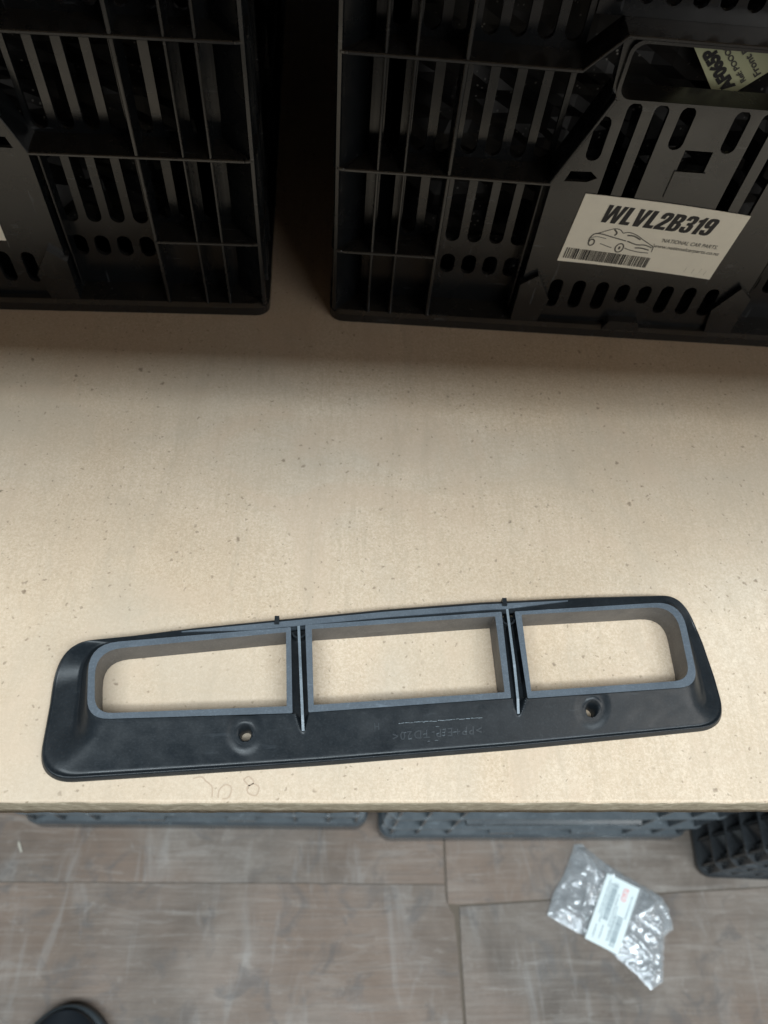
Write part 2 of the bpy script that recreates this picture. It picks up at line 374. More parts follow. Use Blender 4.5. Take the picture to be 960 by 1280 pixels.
# ------------------------------------------------------------------ black plastic crate
CW, CD, CH, RC, CC = 0.382, 0.58, 0.285, 0.018, 0.006
def mm(*p): return [(a / 1000, b / 1000) for a, b in p]
FR = lambda s, h, d: (s, d, h)                            # front face frame
def ribbon(path, th, d0, d1, s0f=None, s0b=None, s1f=None, s1b=None):
    """ledge following a path in the face plane, from depth d0 to d1; mitred ends"""
    n = len(path); V = []; F = []
    for i, (s, h) in enumerate(path):
        a = Vector(path[max(0, i - 1)]); b = Vector(path[min(n - 1, i + 1)]); d = (b - a).normalized(); nn = Vector((-d.y, d.x)) * th / 2
        if abs(nn.y) < 1e-9: nn.y = 1e-9
        sf = sb = s
        if i == 0 and s0f is not None: sf, sb = s0f, s0b
        if i == n - 1 and s1f is not None: sf, sb = s1f, s1b
        V += [(sf + nn.x, d0, h + nn.y), (sb + nn.x, d1, h + nn.y), (sb - nn.x, d1, h - nn.y), (sf - nn.x, d0, h - nn.y)]
    for i in range(n - 1):
        k = 4 * i
        for j in range(4): F.append([k + j, k + (j + 1) % 4, k + 4 + (j + 1) % 4, k + 4 + j])
    F.append([0, 1, 2, 3]); k = 4 * (n - 1); F.append([k + 3, k + 2, k + 1, k])
    return V, F
def flip(vf): return [(CW - x, y, z) for x, y, z in vf[0]], [q[::-1] for q in vf[1]]
CRATE = []                                               # (name, mesh, smooth) shared by every crate
def cpart(name, vf):
    me = mesh(name, *vf)
    if name in ('rib', 'ledge', 'top_rim'):      # softened moulded edges
        bm = bmesh.new(); bm.from_mesh(me)
        ed = [e for e in bm.edges if len(e.link_faces) == 2 and e.calc_face_angle(0) > 0.9 and not all(abs(q.co.x - CW / 2) < 1e-5 for q in e.verts)]
        bmesh.ops.bevel(bm, geom=ed, offset=0.00042, segments=1, affect='EDGES', clamp_overlap=True)
        bm.to_mesh(me); bm.free()
    me.materials.append(M['crate']); CRATE.append((name, me))
def build_crate():
    H0 = 0.008
    # base with rounded corners and a chamfered upper edge
    lo = rrect(-0.0008, CW + 0.0008, -0.0008, CD + 0.0008, 0.009); hi = rrect(0.0016, CW - 0.0016, 0.0016, CD - 0.0016, 0.008)
    n = len(lo); V = [(x, y, 0) for x, y in lo] + [(x, y, 0.0062) for x, y in lo] + [(x, y, H0) for x, y in hi]
    F = [list(range(n))[::-1], list(range(2 * n, 3 * n))]
    for k in (0, n): F += [[k + i, k + (i + 1) % n, k + n + (i + 1) % n, k + n + i] for i in range(n)]
    cpart('base', (V, F))
    tw = 0.0025
    P0 = 0.119; P1 = CW - P0
    # slotted side panels of the short faces (two per face) and one centre panel
    def short_face(T):
        def tf(vf): return [T(*p) for p in vf[0]], vf[1]
        for mir in (0, 1):
            fl = (lambda vf: flip(vf)) if mir else (lambda vf: vf)
            holes = []
            for i, sx in enumerate((30.5, 45, 58.6, 72.4, 85.8, 99.2, 112.4)):
                bands = ((58, 104), (112.5, 168), (175, 228), (236, 276)) if sx < 64 else ((54, 105), (112.5, 168), (175, 228), (236, 276))
                for a, b in bands: holes.append(slot(sx / 1000, a / 1000, b / 1000, 0.0086))
                if sx > 64: holes.append(slot(sx / 1000, 0.0295, 0.0445, 0.0088))
            # below the ledges the wall stands 18 mm back
            cpart('slotted_wall', tf(fl(plate([(RC, 0.0079), (P0 + 0.0005, 0.0079), (P0 + 0.0005, CH - 0.003), (RC, CH - 0.003)], holes, RC, RC + tw, FR))))
            # vertical ribs
            for s, t in ((0.0240, 0.0016), (0.0382, 0.0015), (0.0622, 0.0021)):
                cpart('rib', tf(fl(box_vf(s - t / 2, s + t / 2, 0.0006, RC + 0.0002, H0 - 0.0004, CH - 0.001))))
            # corner post and diagonal web
            cpart('corner_post', tf(fl(prism([(0.0009, 0.0034), (0.0016, 0.0016), (0.0034, 0.0009), (0.0042, 0.0022), (0.0185, 0.0172), (0.0172, 0.0185), (0.0022, 0.0042)], H0 - 0.0005, CH - 0.0012, lambda s, d, h: (s, d, h)))))
            # ledges
            for h in (0.0555, 0.110, 0.171, 0.232):
                if h == 0.0555: path = [(CC, h), (0.0622, h)]
                elif h == 0.110: path = [(CC, h), (0.117, h), (0.1372, 0.1590)]
                elif h == 0.171: path = [(CC, h), (0.117, h), (0.1335, 0.1880), (CW / 2, 0.1880)]
                else: path = [(CC, h), (CW / 2, h)]
                cpart('ledge', tf(fl(ribbon(path, 0.0019, 0.0, RC + 0.0003, CC, RC, None, None))))
                arc = [(CC + CC * math.cos(a), CC + CC * math.sin(a)) for a in [math.radians(180 + 15 * i) for i in range(7)]]
                cpart('ledge', tf(fl(prism([(RC, RC)] + arc, h - 0.00095, h + 0.00095, lambda s, d, z: (s, d, z)))))
            # foot beside the centre panel
            cpart('foot', tf(fl(prism(mm((117.4, 7.6), (134.5, 7.6), (138, 27), (127, 46), (117.4, 38)), 0.0015, 0.012, FR))))
            cpart('rib', tf(fl(box_vf(0.1150, 0.1163, 0.0085, RC, 0.012, 0.109))))
        # centre panel, 5 mm behind the rib tips
        holes = []
        c = CW / 2
        for k in (-1, 1):
            holes.append(slot(c + k * 0.0545, 0.1225, 0.1475, 0.0080)); holes.append(slot(c + k * 0.0413, 0.086, 0.1555, 0.0076))
            holes.append(slot(c + k * 0.0277, 0.086, 0.1555, 0.0076)); holes.append(slot(c + k * 0.0140, 0.1320, 0.1555, 0.0078))
            for j, s in enumerate((0.0500, 0.0355, 0.0208)): holes.append(slot(c + k * s, 0.0185, 0.0415, 0.0080))
            holes.append(slot(c + k * 0.0070, 0.0255, 0.0405, 0.0078))
        for k in (0, 1):
            q = mm((125.5, 109.5), (138, 109.8), (143, 112.6), (138.5, 116.2), (127.5, 115.8)); holes.append([(CW - a, b) for a, b in q] if k else q)
        holes.append([(c - 0.0075, 0.1200), (c + 0.0075, 0.1200), (c + 0.0075, 0.1325), (c - 0.0075, 0.1325)])
        holes.append(rrect(0.1385, CW - 0.1385, 0.1572 + 0.0005, 0.1845, 0.006))
        ol = [(P0, 0.0079), (P1, 0.0079), (P1, 0.112), (CW - 0.1355, 0.159), (CW - 0.1330, 0.1872), (0.1330, 0.1872), (0.1355, 0.159), (P0, 0.112)]
        cpart('centre_panel', tf(plate(ol, holes, 0.005, 0.0075, FR)))
        # recessed pocket under the square hole, hand-hole lip, wall above the hand hole
        cpart('pocket', tf(plate([(c - 0.0085, 0.104), (c + 0.0085, 0.104), (c + 0.0085, 0.1205), (c - 0.0085, 0.1205)], [], 0.0042, 0.0050, FR)))
        ho = rrect(0.1368, CW - 0.1368, 0.1562, 0.1862, 0.007); hi_ = rrect(0.1386, CW - 0.1386, 0.1578, 0.1844, 0.006)
        cpart('hand_hole_lip', tf(plate(ho, [hi_], 0.0030, 0.0180, FR)))
        up = [slot(0.128 + 0.0127 * i, 0.1945, 0.226, 0.0078) for i in range(11)]
        cpart('upper_panel', tf(plate([(P0 + 0.0008, 0.1890), (P1 - 0.0008, 0.1890), (P1 - 0.0008, CH - 0.003), (P0 + 0.0008, CH - 0.003)], up, 0.0165, 0.019, FR)))
        for s in (P0, P1 - 0.0022): cpart('panel_return', tf(box_vf(s + 0.0001, s + 0.0021, 0.0074, RC + 0.0021, 0.0085, 0.112)))
        # small drip latch in the bottom edge
        cpart('latch', tf(prism(mm((178, 6.8), (203, 6.8), (200, 14), (181, 14)), -0.0004, 0.0052, FR)))
    short_face(lambda x, y, z: (x, y, z))
    short_face(lambda x, y, z: (CW - x, CD - y, z))
    # long faces
    def long_face(T):
        def tf(vf): return [T(*p) for p in vf[0]], vf[1]
        holes = []
        for i in range(38):
            s = 0.0305 + i * 0.0140
            if s > CD - 0.028: break
            for a, b in ((0.058, 0.104), (0.1125, 0.168), (0.175, 0.228), (0.236, 0.276)): holes.append(slot(s, a, b, 0.0086, 4))
        cpart('slotted_wall', tf(plate([(RC, 0.0079), (CD - RC, 0.0079), (CD - RC, CH - 0.003), (RC, CH - 0.003)], holes, RC, RC + tw, FR)))
        for s in (0.024, 0.0382, 0.0622, 0.150, 0.238, CD / 2, CD - 0.238, CD - 0.150, CD - 0.0622, CD - 0.0382, CD - 0.024):
            cpart('rib', tf(box_vf(s - 0.0008, s + 0.0008, 0.0006, RC + 0.0002, 0.0076, CH - 0.001)))
        for h in (0.0555, 0.110, 0.171, 0.232):
            cpart('ledge', tf(ribbon([(CC, h), (CD - CC, h)], 0.0019, 0.0, RC + 0.0003, CC, RC, CD - CC, CD - RC)))
    long_face(lambda x, y, z: (y, CD - x, z))
    long_face(lambda x, y, z: (CW - y, x, z))
    cpart('top_rim', plate(rrect(-0.001, CW + 0.001, -0.001, CD + 0.001, 0.008), [rrect(RC, CW - RC, RC, CD - RC, 0.006)], CH - 0.0035, CH, lambda x, y, t: (x, y, t)))
build_crate()
SHELF_CRATE = CRATE[:]
def build_floor_crate(lattice):
    """lower, plainer crate: nearly solid walls, deep ledges, bar handle; lattice = ribbed waffle walls"""
    R2 = 0.020
    def c2(name, vf):
        me = mesh(name, *vf); me.materials.append(M['crate_dark' if lattice else 'crate_floor']); CRATE.append((name, me))
    lo = rrect(0, CW, 0, CD, 0.016, 6); hi = rrect(0.003, CW - 0.003, 0.003, CD - 0.003, 0.014, 6); n = len(lo)
    V = [(x, y, 0) for x, y in hi] + [(x, y, 0.004) for x, y in lo] + [(x, y, 0.030 if not lattice else 0.010) for x, y in lo] + [(x, y, 0.034 if not lattice else 0.013) for x, y in hi]
    F = [list(range(n))[::-1], list(range(3 * n, 4 * n))]
    for k in (0, n, 2 * n): F += [[k + i, k + (i + 1) % n, k + n + (i + 1) % n, k + n + i] for i in range(n)]
    c2('base', (V, F))
    hb = 0.034 if not lattice else 0.013
    outer = rrect(R2, CW - R2, R2, CD - R2, 0.010); inner = rrect(R2 + 0.003, CW - R2 - 0.003, R2 + 0.003, CD - R2 - 0.003, 0.008)
    c2('wall', plate(outer, [inner], hb - 0.001, CH - 0.002, lambda x, y, t: (x, y, t)))
    hs = (0.085, 0.150, 0.215) if not lattice else (0.052, 0.092, 0.132, 0.172, 0.212, 0.250)
    for h in hs: c2('ledge', plate(rrect(0.0015, CW - 0.0015, 0.0015, CD - 0.0015, 0.014, 6), [inner], h - 0.0013, h + 0.0013, lambda x, y, t: (x, y, t)))
    c2('top_rim', plate(rrect(-0.002, CW + 0.002, -0.002, CD + 0.002, 0.016, 6), [inner], CH - 0.006, CH, lambda x, y, t: (x, y, t)))
    faces = [(lambda s, d, h: (s, d, h), CW), (lambda s, d, h: (CW - s, CD - d, h), CW), (lambda s, d, h: (d, CD - s, h), CD), (lambda s, d, h: (CW - d, s, h), CD)]
    for T, L in faces:
        if lattice: ss = [0.012 + (L - 0.024) * i / round((L - 0.024) / 0.030) for i in range(round((L - 0.024) / 0.030) + 1)]
        else: ss = [0.014, 0.045, 0.082, L - 0.082, L - 0.045, L - 0.014]
        for s_ in ss:
            v, f = box_vf(s_ - 0.0013, s_ + 0.0013, 0.0035, R2 + 0.0005, hb - 0.002, CH - 0.004)
            c2('rib', ([T(*p) for p in v], f))
        if lattice:                                    # slanted infill in each cell of the waffle
            hh = (hb,) + hs
            P = []
            for a, b in zip(ss, ss[1:]):
                for k in range(len(hh) - 1):
                    z0, z1 = hh[k], hh[k + 1]
                    P.append(([T(a + 0.001, 0.006, z0), T(b - 0.001, R2 + 0.001, z0), T(a + 0.001, R2 + 0.001, z0), T(a + 0.001, R2 + 0.001, z1)], [[0, 1, 2], [0, 3, 1], [0, 2, 3], [1, 3, 2]]))
            c2('cell_web', join(P))
        else:
            for a, b, h0 in ((0.016, 0.044, 0.034), (L - 0.044, L - 0.016, 0.034)):
                c2('gusset', ([T(a, 0.004, h0), T(b, R2 + 0.001, h0), T(a, R2 + 0.001, h0), T(a, R2 + 0.001, h0 + 0.045)], [[0, 1, 2], [0, 3, 1], [0, 2, 3], [1, 3, 2]]))
            V = []; n = 10; m = L * 0.26
            for s_ in (L / 2 - m, L / 2 + m):
                for i in range(n): a = 2 * math.pi * i / n; V.append(T(s_, 0.007 + 0.0065 * math.cos(a), 0.118 + 0.0065 * math.sin(a)))
            c2('bar', (V, [[i, (i + 1) % n, n + (i + 1) % n, n + i] for i in range(n)] + [list(range(n))[::-1], list(range(n, 2 * n))]))
            for q in (-0.062, 0.036):
                v, f = box_vf(L / 2 + q, L / 2 + q + 0.030, 0.0012, 0.0195, 0.052, 0.060); c2('block', ([T(*p) for p in v], f))
CRATE.clear(); build_floor_crate(False); FLOOR_CRATE = CRATE[:]
CRATE.clear(); build_floor_crate(True); LATTICE_CRATE = CRATE[:]
def crate(label, loc, rz, group, sx=1.0, kind=SHELF_CRATE):
    t = thing('plastic_crate', label, 'crate', loc, rz, group); t.scale = (sx, 1, 1)
    for nm, me in kind: link(nm, me, None, t)
    return t
GS = 'crates at the back of the shelf'
GF = 'crates standing on the floor under the shelf'
angR = math.radians(-1.43); angL = math.radians(1.48)
cR = crate('black slotted plastic crate with a white printed barcode sticker on its front', (-0.002 - 0.0022, 0.3647, SH + 0.0004), angR, GS)
LC = Vector((-0.0447 + 0.0005, 0.3665, SH + 0.0004)) - Vector((math.cos(angL), math.sin(angL), 0)) * CW
cL = crate('black slotted plastic crate to the left of the dark gap on the shelf', LC, angL, GS)
crate('dark floor crate under the shelf edge, below the left end of the black panel', (-0.352, 0.150, 0.0006), math.radians(-0.6), GF, 1.06, FLOOR_CRATE)
crate('dark floor crate behind the clear plastic bag', (0.066, 0.133, 0.0006), 0, GF, 1.0, FLOOR_CRATE)
crate('dark floor crate at the right edge, standing nearest with a ribbed corner', (0.4615, 0.0905, 0.0006), math.radians(-2.4), GF, 1.0, LATTICE_CRATE)

# ------------------------------------------------------------------ printed sticker on the right crate
def bars(x0, x1, y0, y1, seed, z, mod=0.00033):
    rnd = random.Random(seed); x = x0; P = []
    while x < x1:
        wd = mod * rnd.choice((1, 1, 2, 3)); P.append(([(x, y0), (x + min(wd, x1 - x), y0), (x + min(wd, x1 - x), y1), (x, y1)])); x += wd + mod * rnd.choice((1, 1, 2))
    V, F = [], []
    for q in P:
        k = len(V); V += [(a, b, z) for a, b in q]; F.append([k, k + 1, k + 2, k + 3])
    return V, F
def sticker_base(Lw, Lh, parent, origin, rot, bow=0.0):
    nx = 24; V = []; F = []
    for j in range(2):
        for i in range(nx + 1):
            u = i / nx; V.append((u * Lw, j * Lh + bow * 4 * u * (1 - u), 0.0004))
    for i in range(nx): F.append([i, i + 1, nx + 2 + i, nx + 1 + i])
    n = len(V); V += [(x, y, 0.0) for x, y, z in V]
    F += [[n + q for q in f[::-1]] for f in F[:nx]]
    edge = list(range(nx + 1)) + list(range(2 * nx + 1, nx, -1))
    F += [[edge[i], n + edge[i], n + edge[(i + 1) % len(edge)], edge[(i + 1) % len(edge)]] for i in range(len(edge))]
    o = link('sticker', mesh('sticker', V, F), 'paper', parent)
    o.matrix_local = Matrix.Translation(origin) @ Matrix.Rotation(math.radians(90), 4, 'X') @ Matrix.Rotation(rot, 4, 'Z')
    return o
st = sticker_base(0.0976, 0.0470, cR, (0.1360, 0.0048, 0.0562), math.radians(-4.1), 0.0009)
st['label'] = 'white sticker printed WLVL2B319 with a car sketch and barcode'
def on_sticker(name, me, x, y, mat, z=0.00055):
    o = link(name, me, mat, st); o.location = (x, y, z); return o
GLY = {
 'W': (0.86, [[(0, 1), (.20, 1), (.245, .36), (.33, 1), (.53, 1), (.615, .36), (.66, 1), (.86, 1), (.74, 0), (.52, 0), (.43, .58), (.34, 0), (.12, 0)]], []),
 'L': (0.42, [[(0, 1), (.22, 1), (.22, .19), (.42, .19), (.42, 0), (0, 0)]], []),
 'V': (0.56, [[(0, 1), (.21, 1), (.28, .34), (.35, 1), (.56, 1), (.41, 0), (.15, 0)]], []),
 '2': (0.50, [[(0, .62), (.2, .62), (.2, .78), (.22, .83), (.27, .83), (.29, .78), (.28, .68), (.22, .56), (0, .18), (0, 0), (.49, 0), (.49, .18), (.24, .18), (.42, .46), (.49, .62), (.49, .82), (.44, .95), (.33, 1.0), (.17, 1.0), (.05, .95), (0, .82)]], []),
 'B': (0.52, [[(0, 0), (0, 1), (.32, 1), (.45, .95), (.50, .84), (.50, .68), (.46, .57), (.40, .53), (.47, .48), (.51, .38), (.51, .18), (.46, .05), (.34, 0)]], [[(.21, .18), (.28, .18), (.30, .24), (.30, .38), (.28, .44), (.21, .44)], [(.21, .62), (.27, .62), (.29, .67), (.29, .77), (.27, .83), (.21, .83)]]),
 '3': (0.50, [[(0, .34), (.2, .34), (.2, .22), (.22, .17), (.27, .17), (.29, .22), (.29, .36), (.27, .43), (.15, .44), (.15, .59), (.27, .60), (.29, .66), (.29, .77), (.27, .83), (.22, .83), (.2, .77), (.2, .70), (0, .70), (0, .82), (.05, .95), (.16, 1), (.34, 1), (.45, .95), (.49, .83), (.49, .67), (.46, .56), (.40, .52), (.47, .47), (.50, .36), (.50, .18), (.45, .05), (.34, 0), (.16, 0), (.05, .05), (0, .18)]], []),
 '1': (0.32, [[(.10, 0), (.31, 0), (.31, 1), (.17, 1), (.12, .88), (0, .82), (0, .68), (.10, .70)]], []),
 '9': (0.50, [[(0, .30), (0, .18), (.05, .05), (.16, 0), (.34, 0), (.45, .05), (.50, .18), (.50, .82), (.45, .95), (.34, 1), (.16, 1), (.05, .95), (0, .82), (0, .58), (.05, .46), (.14, .41), (.25, .43), (.29, .47), (.29, .23), (.27, .17), (.22, .17), (.2, .23), (.2, .30)]], [[(.21, .62), (.23, .57), (.27, .57), (.29, .62), (.29, .77), (.27, .83), (.23, .83), (.21, .77)]])}
def glyph_text(t, h, width, shear):
    V, F = [], []; x = 0
    for ch in t:
        wd, outs, hol = GLY[ch]
        v, f = cdt(outs[0], hol); k = len(V); V += [(x + a, b) for a, b in v]; F += [[i + k for i in q] for q in f]; x += wd + 0.045
    x -= 0.045; sx = (width - shear * h) / x
    return mesh('printed_code', [(a * sx + b * h * shear, b * h, 0) for a, b in V], F)
tm = glyph_text('WLVL2B319', 0.0118, 0.0690, 0.20)
on_sticker('printed_code', tm, 0.0135, 0.0306, 'ink')
for s, x, y, wd, sz in (("'NATIONAL CAR PARTS.", 0.0555, 0.0225, 0.0345, 0.0037), ("'www.nationalcarparts.co.nz", 0.0520, 0.0182, 0.0415, 0.0035)):
    me = text_mesh(s, sz, 0.0, 0.00002, 0.2, 1, 1); bx = [v.co.x for v in me.vertices]; k = wd / (max(bx) - min(bx)); x0 = min(bx)
    for v in me.vertices: v.co.x = (v.co.x - x0) * k
    on_sticker('printed_text', me, x, y, 'ink_soft')
on_sticker('barcode', mesh('barcode', *bars(0.0024, 0.0545, 0.0028, 0.0105, 5, 0)), 0, 0, 'ink')
cl = []
def cs(pts, wd): cl.append((smooth_line(mm(*pts)), wd / 1000))
cs([(13.2, 15.2), (13.4, 18.2), (15.2, 20.8), (19, 21.2), (25, 20.2), (31, 19.2), (35, 18.6)], 0.7)
cs([(16, 21.0), (21, 23.8), (25, 25.8), (28.5, 25.6), (31, 23.6)], 0.5)
cs([(25, 25.4), (27.4, 23.2), (26.6, 21.2)], 0.9)
cs([(31, 23.4), (34, 24.6), (39, 23.6), (45, 20.6), (50.5, 18.0), (52.5, 16.6), (53, 13.2)], 0.55)
cs([(34, 22.4), (38, 22.6), (43, 20.6)], 0.9)
cs([(35.5, 18.6), (42, 17.0), (47, 17.4), (52, 16.2)], 0.7)
cs([(36, 13.6), (40, 12.6), (46, 12.0), (51.5, 12.2)], 0.5)
cs([(42, 14.6), (46, 15.0), (51, 14.2)], 0.8)
cs([(20.5, 14.6), (25, 13.4), (28.5, 12.6)], 0.45)
cs([(13.6, 17.6), (17, 19.0), (23, 18.4)], 0.4)
for cx, cy, r in ((15.2, 14.6, 2.2), (33.0, 13.2, 3.1)):
    cs([(cx + r * 0.75 * math.cos(a), cy + r * math.sin(a)) for a in [i * math.pi / 6 for i in range(13)]], 0.8)
cs([(32.4, 13.2), (33.6, 13.2)], 2.2)
on_sticker('car_sketch', mesh('car_sketch', *strokes(cl, 0)), 0.0, 0.0015, 'ink_soft')
vs_, fs_ = [], []
on_sticker('smudge', mesh('smudge', *strokes([([(x / 1000, y / 1000), (x / 1000 + 0.0004, y / 1000 + 0.0035)], 0.0005) for x, y in ((79, 3.5), (84, 3.0), (88.5, 4), (92, 3))], 0)), 0, 0, 'ink_grey')
sl = sticker_base(0.0976, 0.0470, cL, (CW - 0.1490 - 0.0976, 0.0048, 0.0525), math.radians(-1.5), 0.0005)
sl['label'] = 'white sticker cut off by the left picture edge'

# ------------------------------------------------------------------ wrapped goods inside the two shelf crates
def lump(label, x0, x1, y0, y1, z0, z1, parent_crate, seed, amp=0.006):
    bm = bmesh.new(); bmesh.ops.create_cube(bm, size=1.0)
    bmesh.ops.subdivide_edges(bm, edges=bm.edges[:], cuts=26, use_grid_fill=True)
    mw = parent_crate.matrix_basis.copy()
    for v in bm.verts:
        p = Vector((x0 + (v.co.x + 0.5) * (x1 - x0), y0 + (v.co.y + 0.5) * (y1 - y0), z0 + (v.co.z + 0.5) * (z1 - z0)))
        q = p * 38 + Vector((seed * 7.7, 0, 0))
        d = v.co.normalized()
        bump = mnoise.ridged_multi_fractal(q, 0.9, 2.1, 4, 1.0, 2.0) * amp
        v.co = p - d * bump
        if v.co.z < z0: v.co.z = z0
    o = link('wrapped_part', frombm(bm, 'wrapped_part', False), 'wrap')
    o.matrix_world = Matrix.Translation(parent_crate.location) @ Matrix.Rotation(parent_crate.rotation_euler.z, 4, 'Z')
    o['label'] = label; o['category'] = 'wrapped part'; return o
lR = lump('dark wrapped part with a pale tilted tag, seen through the crate hand hole', 0.034, CW - 0.034, 0.036, 0.50, 0.012, 0.20, cR, 1, 0.007)
lump('dark wrapped goods showing behind the slots of the left crate', 0.034, CW - 0.034, 0.040, 0.50, 0.012, 0.17, cL, 2, 0.009)
# tag on the wrapped part
ax = math.radians(131.0)
TG = lambda u, v: (0.2015 + u * math.cos(ax) - v * math.sin(ax), 0.1475 + u * math.sin(ax) + v * math.cos(ax))
P = [TG(*p) for p in mm((0, 3.5), (4.5, -1.5), (60, -1.5 - 0), (60, 3.5))]
tg = link('tag', None or mesh('tag', *prism([(0.1975, 0.1475), (0.2060, 0.1468), (0.2375, 0.1775), (0.2265, 0.1885), (0.1690, 0.1885), (0.1640, 0.1850)], 0.0322, 0.0326, FR)), 'paper_y', lR)
tg['label'] = 'pale green tag printed AF065P, tilted'
def on_tag(s, size, u0, u1, mat, bold=0):
    me = text_mesh(s, size, 0, bold, 0, 1, 1); bx = [v.co.x for v in me.vertices]; x0 = min(bx)
    L = (Vector(u1) - Vector(u0)).length; k = L / (max(bx) - x0); a = math.atan2(u1[1] - u0[1], u1[0] - u0[0])
    for v in me.vertices: v.co.x = (v.co.x - x0) * k
    o = link('printed_text', me, mat, tg)
    o.matrix_local = Matrix.Translation((u0[0], 0.0319, u0[1])) @ Matrix.Rotation(math.radians(90), 4, 'X') @ Matrix.Rotation(a, 4, 'Z')
on_tag('AF065P', 0.0082, (0.2068, 0.1525), (0.1868, 0.1712), 'ink', 0.0005)
on_tag('Ref: POOO07', 0.0036, (0.2110, 0.1560), (0.1915, 0.1742), 'ink_soft', 0.0001)
on_tag('Front R', 0.0046, (0.2170, 0.1600), (0.2030, 0.1730), 'ink_soft', 0.0001)

# ------------------------------------------------------------------ vent panel (lying face down on the shelf)
OX, OY = 0.035, 0.115
vp = thing('vent_panel', 'black moulded plastic dash vent panel with three open windows, lying on the tan shelf', 'vent panel', (OX, OY, SH + 0.0004))
ZR = 0.0170
def rel(pts): return [(x / 1000 - OX, y / 1000 - OY) for x, y in pts]
def roundpoly(pts, rad, n=7):
    """pts closed, rad per corner (m)"""
    out = []; N = len(pts)
    for i in range(N):
        p = Vector(pts[i]); a = (Vector(pts[i - 1]) - p); b = (Vector(pts[(i + 1) % N]) - p); r = rad[i]
        if r <= 0: out.append(tuple(p)); continue
        ang = a.angle(b); t = min(r / math.tan(ang / 2), a.length * 0.48, b.length * 0.48)
        A = p + a.normalized() * t; B = p + b.normalized() * t
        for k in range(n + 1):
            u = k / n; q = (1 - u) ** 2 * A + 2 * u * (1 - u) * p + u * u * B; out.append((q.x, q.y))
    return out
# window rims (counter-clockwise from lower left): outer and inner outlines, mm in shelf coordinates
WIN = [
    ('left', [(-107.2, 97.2), (-15.6, 100.8), (-18.4, 142.9), (-112.6, 132.8)], [11, .6, .6, 13],
             [(-104.2, 99.9), (-18.4, 104.0), (-20.6, 140.2), (-109.2, 129.6)], [9, .4, .4, 12]),
    ('middle', [(-8.3, 101.2), (86.9, 108.8), (86.4, 152.9), (-11.5, 144.1)], [.6, .6, .6, .6],
             [(-6.0, 104.7), (84.1, 111.6), (82.9, 150.3), (-8.2, 142.0)], [.4, .4, .4, .4]),
    ('right', [(94.9, 108.7), (180.2, 115.4), (180.8, 160.4), (93.1, 153.1)], [.6, 11, 13, .6],
             [(97.0, 112.2), (176.8, 118.6), (177.2, 157.6), (96.4, 151.4)], [.4, 9.5, 12, .4])]
wins = []
for nm, op, orad, ip, irad in WIN:
    wins.append((roundpoly(rel(op), [r / 1000 for r in orad]), roundpoly(rel(ip), [r / 1000 for r in irad])))
def resample(poly, step):
    o = []
    for i in range(len(poly)):
        a = Vector(poly[i]); b = Vector(poly[(i + 1) % len(poly)]); n = max(1, int((b - a).length / step))
        for k in range(n): q = a + (b - a) * k / n; o.append((q.x, q.y))
    return o
def seg_near(p, poly):
    best = 1e9; bq = None; p = Vector(p)
    for i in range(len(poly)):
        a = Vector(poly[i]); b = Vector(poly[(i + 1) % len(poly)]); ab = b - a
        t = max(0, min(1, (p - a).dot(ab) / max(ab.length_squared, 1e-12))); q = a + ab * t; d = (p - q).length
        if d < best: best = d; bq = q
    return best, bq
SCREW = [rel([(-37.1, 93.4)])[0], rel([(127.7, 106.0)])[0]]
CHAN = [(rel([(-10.5, 92.4)])[0], rel([(-15.0, 146)])[0], 0.0033), (rel([(91.3, 101.2)])[0], rel([(89.9, 155)])[0], 0.0036)]
def in_channel(p):
    # the two gaps between the rims, carried on down the slope to the rib ends
    for (xa, ya), (xb, yb), hw in CHAN:
        t = (p[1] - ya) / (yb - ya)
        if 0 < t < 0.95:
            cx = xa + (xb - xa) * t; wv = hw * min(1.0, t / 0.17) ** 0.6
            e = (wv - abs(p[0] - cx)) / 0.0018
            if e > 0: e = min(1, e); return e * e * (3 - 2 * e)
    return 0
def four_sided(corners, rads, mids, counts):
    """closed curve as 8 runs (side, corner, ...) with fixed sample counts; corners BL, BR, TR, TL"""
    C = [Vector(c) for c in rel(corners)]; runs = []
    def trim(k):
        side = [C[k]] + [Vector(m) for m in rel(mids[k])] + [C[(k + 1) % 4]]
        def cutend(L, r):
            while (L[1] - L[0]).length < r and len(L) > 2: L = [L[0]] + L[2:]
            return [L[0] + (L[1] - L[0]).normalized() * r] + L[1:]
        side = cutend(side, rads[k]); side = cutend(side[::-1], rads[(k + 1) % 4])[::-1]; return side
    sides = [trim(k) for k in range(4)]
    def samp(L, n):
        ds = [0]
        for a, b in zip(L, L[1:]): ds.append(ds[-1] + (b - a).length)
        o = []
        for i in range(n):
            d = ds[-1] * i / n; k = max(q for q in range(len(L) - 1) if ds[q] <= d + 1e-12)
            o.append(L[k] + (L[k + 1] - L[k]) * ((d - ds[k]) / (ds[k + 1] - ds[k])))
        return o
    pts = []; wts = []
    for k in range(4):
        for q in samp(sides[k], counts[0 if k in (0, 2) else 1]): pts.append(q); wts.append({k: 1.0})
        A = sides[k][-1]; B = sides[(k + 1) % 4][0]; P = C[(k + 1) % 4]; n = counts[2]
        for i in range(n):
            u = i / n; pts.append((1 - u) ** 2 * A + 2 * u * (1 - u) * P + u * u * B); e = u * u * (3 - 2 * u)
            wts.append({k: 1 - e, (k + 1) % 4: e})
    # soften kinks of the long sides
    for _ in range(3): pts = [pts[i] * 0.5 + (pts[i - 1] + pts[(i + 1) % len(pts)]) * 0.25 for i in range(len(pts))]
    return pts, wts
CNT = (460, 34, 26)
